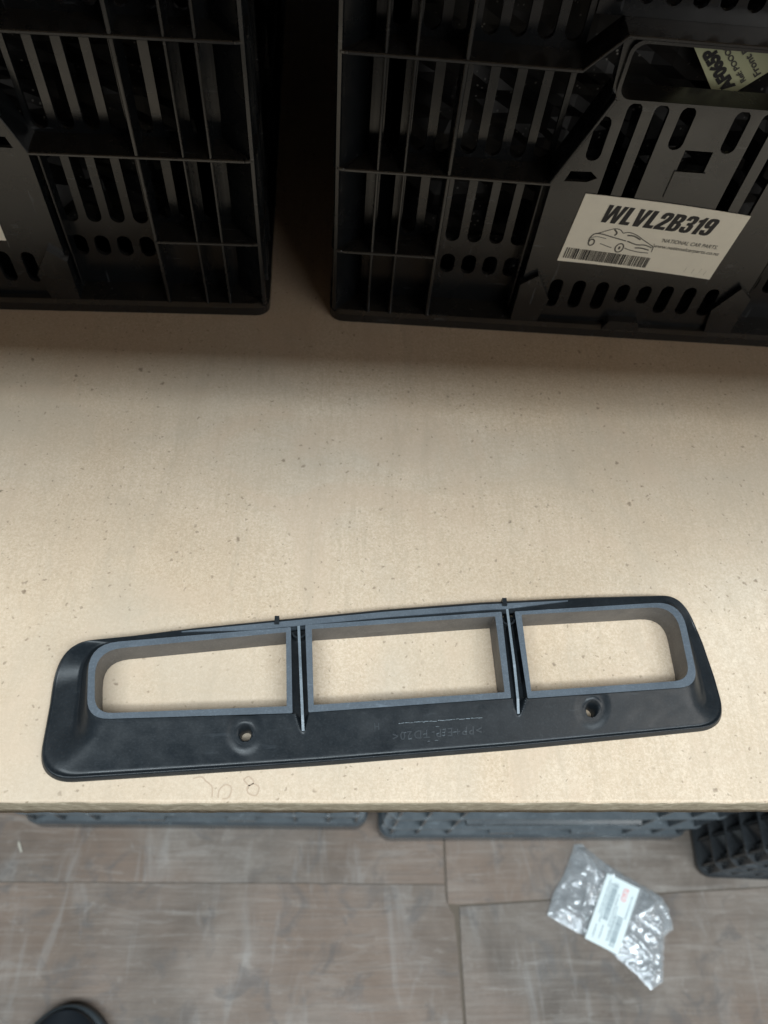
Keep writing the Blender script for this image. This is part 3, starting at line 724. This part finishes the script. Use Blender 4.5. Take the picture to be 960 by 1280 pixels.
CRP, CWT = four_sided([(-107.2, 97.2), (180.2, 115.4), (180.8, 160.4), (-112.6, 132.8)], [.011, .011, .013, .013],
                      [[(-15.6, 100.7), (86.9, 108.7)], [], [(93.1, 153.1), (-11.5, 144.1)], []], CNT)
OUP, OWT = four_sided([(-128.9, 72.8), (197.6, 99.9), (190.5, 165.6), (-131.4, 133.6)], [.017, .014, .018, .019],
                      [[(-60.7, 77.4), (-2.4, 81.5), (89, 89.1), (153, 95.3)], [(196.6, 124.2), (194.6, 143)], [(129.8, 162.6), (76.5, 158.8), (27.4, 154.0), (-25, 147.7), (-66.2, 142.6), (-93.2, 138.4)], [(-129.6, 108)]], CNT)
PROF = {0: [(0, .0160), (.05, .0152), (.79, .0046), (.86, .0036), (.91, .0032), (.95, .0041), (.98, .0036), (1, .0022)],
        1: [(0, .0160), (.07, .0148), (.42, .0058), (.55, .0042), (.93, .0031), (.965, .0041), (.985, .0036), (1, .0022)],
        2: [(0, .0152), (.5, .0150), (.9, .0148), (1, .0142)],
        3: [(0, .0160), (.06, .0148), (.30, .0056), (.40, .0044), (.93, .0032), (.965, .0043), (.985, .0037), (1, .0022)]}
NU = 80
def proftab(k):
    P = PROF[k]; o = []
    for i in range(NU + 1):
        u = i / NU
        for (a, za), (b, zb) in zip(P, P[1:]):
            if a <= u <= b + 1e-9: o.append(za + (zb - za) * (u - a) / (b - a)); break
    for _ in range(3): o = [o[0]] + [(o[i - 1] + 2 * o[i] + o[i + 1]) / 4 for i in range(1, NU)] + [o[-1]]
    return o
PT = {k: proftab(k) for k in PROF}
def build_body():
    N = len(CRP); V = []; F = []
    for i in range(N):
        c, o, wt = CRP[i], OUP[i], OWT[i]
        for j in range(NU + 1):
            p = c + (o - c) * (j / NU); z = sum(w_ * PT[k][j] for k, w_ in wt.items())
            e = in_channel((p.x, p.y))
            if e > 0 and z > 0.0100: z += e * (0.0100 - z)
            for s_ in SCREW:
                r = (p - Vector(s_)).length
                if r < 0.0095: k = min(1, (0.0095 - r) / 0.0040); z -= 0.0008 * k * k * (3 - 2 * k)
            V.append((p.x, p.y, z))
        zl = V[-1][2]; d = (o - c).normalized() * 0.0005
        V.append((o.x + d.x, o.y + d.y, zl - 0.0006)); V.append((o.x + d.x, o.y + d.y, 0.0))
        q = o - d * 4; V.append((q.x, q.y, 0.0))
    R = NU + 4
    for i in range(N):
        k = (i + 1) % N
        for j in range(R - 1):
            q = [i * R + j, k * R + j, k * R + j + 1, i * R + j + 1]
            cx = sum(V[a][0] for a in q) / 4; cy = sum(V[a][1] for a in q) / 4
            if any(math.hypot(cx - s_[0], cy - s_[1]) < 0.0036 for s_ in SCREW): continue
            F.append(q)
    return mesh('body', V, F, True)
body = link('body', build_body(), 'part', vp)
def shade_auto(o, ang=35):
    me = o.data; bm = bmesh.new(); bm.from_mesh(me)
    for e in bm.edges:
        if len(e.link_faces) == 2 and e.calc_face_angle(0) > math.radians(ang): e.smooth = False
    for f in bm.faces: f.smooth = True
    bm.to_mesh(me); bm.free()
shade_auto(body, 40)
from mathutils.bvhtree import BVHTree
_bv = BVHTree.FromPolygons([v.co for v in body.data.vertices], [tuple(p.vertices) for p in body.data.polygons])
def zsheet(p):
    h = _bv.ray_cast(Vector((p[0], p[1], 0.1)), Vector((0, 0, -1)))
    return h[0].z if h[0] else 0.006
# floor of the two gaps between the window frames
link('channel_floor', mesh('channel_floor', *plate([(p.x, p.y) for p in CRP[::6]], [[(sum(q[0] for q in wo) / len(wo) * 0.012 + p[0] * 0.988, sum(q[1] for q in wo) / len(wo) * 0.012 + p[1] * 0.988) for p in wo] for wo, wi in wins], 0.0083, 0.0100, lambda x, y, t: (x, y, t))), 'part', vp)
# window frames: vertical tube with a flat grained rim
def frame(wo, wi):
    no = resample(wo, 0.002); ni = resample(wi, 0.002)
    bm = bmesh.new()
    f2 = lambda x, y, t: (x, y, t)
    v, f = plate(no, [ni], 0.0056, ZR, f2)
    vs = [bm.verts.new(p) for p in v]
    for q in f: bm.faces.new([vs[i] for i in q])
    bmesh.ops.recalc_face_normals(bm, faces=bm.faces)
    me = frombm(bm, 'window_frame'); me.materials.append(M['rim']); me.materials.append(M['part']); me.materials.append(M['liner'])
    for p in me.polygons:
        if abs(p.normal.z) < 0.3: p.material_index = 2 if seg_near((p.center.x, p.center.y), wi)[0] < 0.0005 else 1
    return me
for wo, wi in wins:
    fo = link('window_frame', frame(wo, wi), None, vp)
    # liner wall under the rim, down close to the shelf
    cx = sum(p[0] for p in wi) / len(wi); cy = sum(p[1] for p in wi) / len(wi)
    ni = resample(wi, 0.002)
    n = len(ni); V = []; F = []
    for p in ni:
        for g, z in ((0.00012, ZR - 0.0007), (0.0013, ZR - 0.0007), (0.0013, 0.0008), (0.0004, 0.0003)):
            d = Vector((p[0] - cx, p[1] - cy)); dl = max(abs(d.x) / 0.045, abs(d.y) / 0.018)
            nn = Vector((d.x / 0.045 ** 2, d.y / 0.018 ** 2)).normalized()
            # axis aligned push outward
            V.append((p[0] + g * (1 if d.x > 0 else -1) * (abs(d.x) > 0.034), p[1] + g * (1 if d.y > 0 else -1), z))
    for i in range(n):
        j = (i + 1) % n
        for k in range(4): F.append([4 * i + k, 4 * i + (k + 1) % 4, 4 * j + (k + 1) % 4, 4 * j + k])
    lo = link('liner', mesh('liner', V, F), 'liner', fo)
# dividing ribs
for (a, b) in (((-14.9, 146.5), (-10.5, 93.6)), ((89.8, 155.2), (91.3, 102.3))):
    (xa, ya), (xb, yb) = rel([a, b]); d = Vector((xb - xa, yb - ya)); L = d.length; d.normalize(); nn = Vector((-d.y, d.x)) * 0.00062
    V = []; F = []
    prof = [(0.0, 0.0153), (0.55 * L, 0.0152), (0.86 * L, 0.0133), (0.985 * L, 0.0108), (L, 0.0080)]
    for s, z in prof:
        p = Vector((xa, ya)) + d * s
        for sg, dz in ((1, 0), (-1, 0)): V.append((p.x + nn.x * sg, p.y + nn.y * sg, z))
        for sg in (-1, 1): V.append((p.x + nn.x * sg, p.y + nn.y * sg, 0.0085))
    for i in range(len(prof) - 1):
        for k in range(4): F.append([4 * i + k, 4 * i + (k + 1) % 4, 4 * i + 4 + (k + 1) % 4, 4 * i + 4 + k])
    F += [[0, 1, 2, 3], [4 * len(prof) - 4 + k for k in (3, 2, 1, 0)]]
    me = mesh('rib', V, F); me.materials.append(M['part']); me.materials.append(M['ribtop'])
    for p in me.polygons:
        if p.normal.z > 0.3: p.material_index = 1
    link('rib', me, None, vp)
    # little half-round web joining the rib to the lip
    c0 = Vector((xa, ya)) + d * 0.0055
    pts = [(c0.x + 0.0036 * math.cos(t), c0.y + 0.0030 * math.sin(t)) for t in [math.pi + i * math.pi / 8 for i in range(9)]]
    V = []; F = []
    for p in pts:
        q = Vector(p) + (c0 - Vector(p)).normalized() * 0.0009
        V += [(p[0], p[1], 0.0150), (q.x, q.y, 0.0150), (q.x, q.y, 0.0095), (p[0], p[1], 0.0095)]
    for i in range(8):
        for k in range(4): F.append([4 * i + k, 4 * i + (k + 1) % 4, 4 * i + 4 + (k + 1) % 4, 4 * i + 4 + k])
    link('web', mesh('web', V, F), 'part', vp)
# back lip: long strip behind the middle window, with its two notched tabs
top_line = rel([(-80, 140.3), (-66.2, 142.2), (-25.0, 147.2), (27.4, 153.5), (76.5, 158.3), (129.8, 162.1), (160, 163.2)])
def lipstrip(i0, i1, off, wd, z0, z1, mat, name):
    pts = [Vector(p) for p in resample_line(top_line, 0.004)][i0:i1]
    V = []; F = []
    for i, p in enumerate(pts):
        a = pts[max(0, i - 1)]; b = pts[min(len(pts) - 1, i + 1)]; d = (b - a).normalized(); nn = Vector((-d.y, d.x))
        tp = min(1.0, 0.12 + min(i, len(pts) - 1 - i) / 9); q0 = p - nn * off; q1 = p - nn * (off + wd * tp)
        V += [(q0.x, q0.y, z1), (q1.x, q1.y, z1), (q1.x, q1.y, z0), (q0.x, q0.y, z0)]
    n = len(pts)
    for i in range(n - 1):
        for k in range(4): F.append([4 * i + k, 4 * i + (k + 1) % 4, 4 * i + 4 + (k + 1) % 4, 4 * i + 4 + k])
    F += [[0, 1, 2, 3], [4 * n - 4 + k for k in (3, 2, 1, 0)]]
    return link(name, mesh(name, V, F), mat, vp)
def resample_line(pts, step):
    o = []
    for a, b in zip(pts, pts[1:]):
        a = Vector(a); b = Vector(b); n = max(1, int((b - a).length / step))
        for k in range(n): q = a + (b - a) * k / n; o.append((q.x, q.y))
    o.append(tuple(pts[-1])); return o
lipstrip(2, 50, 0.0012, 0.0030, 0.010, 0.0158, 'rim', 'back_lip')
for (x, y) in ((-25.4, 147.6), (88.5, 159.4)):
    (px, py), = rel([(x, y)])
    link('tab', mesh('tab', *box_vf(px - 0.0011, px + 0.0011, py - 0.0030, py + 0.0010, 0.009, 0.0172)), 'part', vp)
# screw bosses
for s_ in SCREW:
    V = []; F = []; n = 28
    prof = [(0.0050, 0.00003), (0.0044, 0.00006), (0.0035, -0.0001), (0.0028, -0.0010), (0.0025, -0.0200)]
    for i in range(n):
        a = 2 * math.pi * i / n; x, y = s_[0] + 0.0050 * math.cos(a), s_[1] + 0.0050 * math.sin(a)
        for r, dz in prof:
            x, y = s_[0] + r * math.cos(a), s_[1] + r * math.sin(a); zz = zsheet((s_[0] + 0.0050 * math.cos(a), s_[1] + 0.0050 * math.sin(a)))
            V.append((x, y, max(0.0002, zz + dz)))
    m = len(prof)
    for i in range(n):
        k = (i + 1) % n
        for j in range(m - 1): F.append([i * m + j, k * m + j, k * m + j + 1, i * m + j + 1])
    link('screw_boss', mesh('screw_boss', V, F, True), 'part', vp)
# raised lettering, moulded upside down on the slope
def on_slope(name, me, cx, cy, rot, mat):
    (x, y), = rel([(cx, cy)])
    ca, sa = math.cos(rot), math.sin(rot)
    for v in me.vertices:
        px = x + v.co.x * ca - v.co.y * sa; py = y + v.co.x * sa + v.co.y * ca
        v.co = (px, py, zsheet((px, py)) + 0.00008 + v.co.z)
    return link(name, me, mat, vp)
rt = math.radians(180 + 4.6)
tm = text_mesh('>PP+E/P-TD20<', 0.0046, 0.0001, 0.00004, 0, 1, 1.25, 'CENTER')
bx = [v.co.x for v in tm.vertices]; k = 0.0425 / (max(bx) - min(bx))
for v in tm.vertices: v.co.x *= k; v.co.y -= 0.0014
on_slope('raised_lettering', tm, 52.3, 94.7, rt, 'mark_dim')
tm = text_mesh('H', 0.0038, 0.0001, 0.00004, 0, 1, 1, 'CENTER')
on_slope('raised_lettering', tm, 23.4, 97.9, rt, 'mark_dim')
# glints along a broken ridge and on letter strokes, painted as pale strips
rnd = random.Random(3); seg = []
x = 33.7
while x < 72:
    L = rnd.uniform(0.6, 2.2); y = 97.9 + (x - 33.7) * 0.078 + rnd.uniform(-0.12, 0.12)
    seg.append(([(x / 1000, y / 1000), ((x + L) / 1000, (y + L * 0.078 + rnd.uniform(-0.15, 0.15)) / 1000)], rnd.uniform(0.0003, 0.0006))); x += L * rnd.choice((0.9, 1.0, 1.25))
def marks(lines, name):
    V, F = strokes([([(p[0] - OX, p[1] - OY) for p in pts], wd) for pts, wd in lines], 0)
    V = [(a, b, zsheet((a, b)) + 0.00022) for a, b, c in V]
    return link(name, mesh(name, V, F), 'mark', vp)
marks(seg, 'painted_ridge_glint')
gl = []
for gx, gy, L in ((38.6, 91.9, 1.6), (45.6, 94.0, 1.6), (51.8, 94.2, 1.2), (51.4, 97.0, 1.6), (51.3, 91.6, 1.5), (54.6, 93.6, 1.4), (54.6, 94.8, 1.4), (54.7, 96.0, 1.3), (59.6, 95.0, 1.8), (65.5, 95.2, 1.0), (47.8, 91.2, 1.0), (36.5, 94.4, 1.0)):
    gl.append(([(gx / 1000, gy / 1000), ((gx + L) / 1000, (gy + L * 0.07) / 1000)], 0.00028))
marks(gl, 'painted_letter_glint')

# ------------------------------------------------------------------ clear bag with a part label on the floor
bag = thing('plastic_bag', 'crumpled clear plastic bag with a white barcode label, lying on the plywood floor', 'bag', (0.345, 0.055, 0.0006))
BX, BY = 0.345, 0.055
def bag_film():
    outl = [(.3220, .1290), (.3350, .1180), (.3500, .1065), (.3760, .0900), (.4010, .0760), (.4130, .0685), (.4185, .0560), (.4200, .0345), (.4080, .0275), (.4030, .0080), (.3960, -.0190), (.3810, -.0265), (.3680, -.0120), (.3500, .0030), (.3340, .0165), (.3150, .0262), (.2950, .0370), (.2690, .0505), (.2790, .0740), (.2950, .0950), (.3060, .1150), (.3130, .1285)]
    outl = resample([(x - BX, y - BY) for x, y in outl], 0.0025)
    ex = []
    x = -0.09
    while x < 0.09:
        y = -0.09
        while y < 0.09:
            p = (x + random.uniform(-1, 1) * 0.0006, y + random.uniform(-1, 1) * 0.0006)
            if inside(p, outl) and seg_near(p, outl)[0] > 0.0015: ex.append(p)
            y += 0.0020
        x += 0.0020
    v, f = cdt(outl, [], ex); n = len(v)
    def hgt(p):
        e = min(1, seg_near(p, outl)[0] / 0.016); q = Vector((p[0] * 34, p[1] * 34, 0.3))
        w = Vector((mnoise.noise(q * 0.8 + Vector((9, 0, 0))), mnoise.noise(q * 0.8 + Vector((0, 9, 0))), 0)) * 0.6
        r1 = 1 - abs(mnoise.noise(q * 0.55 + w)) * 2.2; r2 = 1 - abs(mnoise.noise(q * 1.5 + w * 2 + Vector((4, 4, 0)))) * 2.0; r3 = 1 - abs(mnoise.noise(q * 3.2 + w))*2
        base = 0.007 * e ** 0.6 + 0.010 * max(0, r1) ** 2 * e + 0.005 * max(0, r2) ** 2 * (0.3 + 0.7 * e) + 0.0030 * max(0, r3)**2
        return base
    lab = [(.3459 - BX, .0948 - BY), (.387 - BX, .0768 - BY), (.3444 - BX, .0086 - BY), (.3077 - BX, .0262 - BY)]
    V = []
    labg = [tuple(Vector(q) * 1.06 - 0.06 * sum((Vector(w_) for w_ in lab), Vector((0, 0))) / 4) for q in lab]
    for p in v:
        z = 0.0012 + hgt(p)
        if inside(p, labg): z = 0.0085 + 0.1 * z
        V.append((p[0], p[1], z))
    V += [(x, y, 0.0003 + 0.12 * z) for (x, y), (_, _, z) in zip(v, V)]
    F = list(f) + [[i + n for i in q[::-1]] for q in f]
    return mesh('film', V, F, True), hgt
film_me, hgt = bag_film()
film = link('film', film_me, 'film', bag)
# label: follows a gentle tilt just above the film
A = Vector((.3077 - BX, .0262 - BY)); B = Vector((.3444 - BX, .0086 - BY)); D = Vector((.3459 - BX, .0948 - BY))
ux = (B - A); uy = (D - A)
def lab_pt(u, v, dz=0): p = A + ux * u + uy * v; return (p.x, p.y, 0.0124 + 0.0008 * math.sin(u * 3.1) + 0.0006 * v + dz)
def lab_quads(qs, dz):
    V = []; F = []
    for u0, u1, v0, v1 in qs:
        k = len(V); nn = 4
        for i in range(nn + 1): V += [lab_pt(u0 + (u1 - u0) * i / nn, v0, dz), lab_pt(u0 + (u1 - u0) * i / nn, v1, dz)]
        F += [[k + 2 * i, k + 2 * i + 1, k + 2 * i + 3, k + 2 * i + 2] for i in range(nn)]
    return V, F
V, F = lab_quads([(0, 1, 0, 1)], 0); n = len(V); V += [(x, y, z - 0.0005) for x, y, z in V]; F += [[i + n for i in q[::-1]] for q in F]
bl = link('label', mesh('label', V, F), 'white', bag)
def vbars(u0, u1, v0, v1, seed):
    rnd = random.Random(seed); v = v0; Q = []
    while v < v1: wv = rnd.choice((0.007, 0.012, 0.018)); Q.append((u0, u1, v, min(v1, v + wv))); v += wv + rnd.choice((0.008, 0.012))
    return Q
link('barcode', mesh('barcode', *lab_quads(vbars(0.26, 0.42, 0.36, 0.92, 1) + vbars(0.66, 0.82, 0.06, 0.50, 2), 0.0003)), 'ink_blue', bl)
rnd = random.Random(9); tq = []
for u, v0, v1 in ((0.13, 0.42, 0.93), (0.20, 0.30, 0.90), (0.48, 0.3, 0.8), (0.55, 0.1, 0.62), (0.60, 0.12, 0.5), (0.78 + 0.08, 0.50, 0.86), (0.16, 0.06, 0.26), (0.34, 0.08, 0.28)):
    v = v0
    while v < v1: wv = rnd.uniform(0.015, 0.045); tq.append((u, u + 0.028, v, min(v1, v + wv))); v += wv + 0.014
link('printed_text', mesh('printed_text', *lab_quads(tq, 0.0003)), 'ink_blue', bl)
link('red_print', mesh('red_print', *lab_quads([(0.59, 0.73, 0.72, 0.91)], 0.0003)), 'red', bl)
link('printed_text', mesh('printed_text', *lab_quads([(0.62, 0.66, 0.73, 0.80), (0.62, 0.66, 0.82, 0.90), (0.68, 0.71, 0.74, 0.88)], 0.0005)), 'white', bl)

# ------------------------------------------------------------------ shoe at the lower left
shoe = thing('shoe', 'black rounded shoe toe at the lower left corner of the floor', 'shoe', (-0.268, -0.030, 0.0), math.radians(4))
def shoe_outline(y, wmul=1.0):
    # y from 0 (toe) to -0.29 (heel): half widths to the left and right
    t = -y / 0.29
    k = math.sqrt(max(0, 1 - (1 - min(1, t / 0.20)) ** 2))
    hw = 0.050 * k if t < 0.2 else 0.050 + 0.003 * math.sin((t - 0.2) * 6) - 0.016 * max(0, (t - 0.3)) * 1.3
    if t > 0.88: hw *= math.sqrt(max(0.02, 1 - ((t - 0.88) / 0.125) ** 2))
    return hw * wmul
def shoe_loft(levels, name, mat):
    """levels: list of (inset, z function of t)"""
    ys = [-0.29 * (1 - math.cos(math.pi * i / 36)) / 2 for i in range(37)]
    loops = []
    for ins, zf in levels:
        L = [];
        for y in ys: L.append((shoe_outline(y) - 0, y))
        pts = [(hw, y) for hw, y in L] + [(-hw, y) for hw, y in L[::-1][1:-1]]
        cx, cy = 0, -0.145
        loops.append([(x * (1 - ins / 0.046), cy + (y - cy) * (1 - ins / 0.145), zf(min(1, max(0, -y / 0.29)))) for x, y in pts])
    n = len(loops[0]); V = [p for l in loops for p in l]; F = []
    for k in range(len(loops) - 1): F += [[k * n + i, k * n + (i + 1) % n, (k + 1) * n + (i + 1) % n, (k + 1) * n + i] for i in range(n)]
    F += [list(range(n))[::-1], list(range((len(loops) - 1) * n, len(loops) * n))]
    return link(name, mesh(name, V, F, True), mat, shoe)
shoe_loft([(0.002, lambda t: 0.0), (0.0, lambda t: 0.003), (0.0, lambda t: 0.020), (0.0022, lambda t: 0.0225), (0.004, lambda t: 0.0225)], 'sole', 'sole')
up = lambda t: 0.026 + 0.055 * min(1, t / 0.55) ** 0.8
shoe_loft([(0.0048, lambda t: 0.0215), (0.0042, lambda t: 0.030), (0.0062, lambda t: 0.022 + 0.6 * (up(t) - 0.012)), (0.012, lambda t: 0.020 + 0.85 * (up(t) - 0.012)), (0.020, lambda t: 0.019 + 1.0 * (up(t) - 0.010)), (0.034, lambda t: 0.020 + 1.04 * (up(t) - 0.010))], 'upper', 'shoe')

# ------------------------------------------------------------------ small litter
def chip(label, x, y, z, L, wd, a, mat='chip'):
    v, f = prism([(-L / 2, -wd / 2), (L * 0.3, -wd / 2 * 0.8), (L / 2, 0), (L * 0.2, wd / 2), (-L / 2, wd * 0.3)], 0, 0.0012, lambda p, q, t: (p, q, t))
    o = link('wood_splinter', mesh('wood_splinter', v, f), mat); o.location = (x, y, z + 0.0003); o.rotation_euler = (0, 0, a)
    o['label'] = label; o['category'] = 'splinter'; o['group'] = 'splinters on the floor'
chip('pale wood splinter on the floor at the left picture edge', -0.360, 0.1290, 0.0006, 0.014, 0.003, math.radians(115))
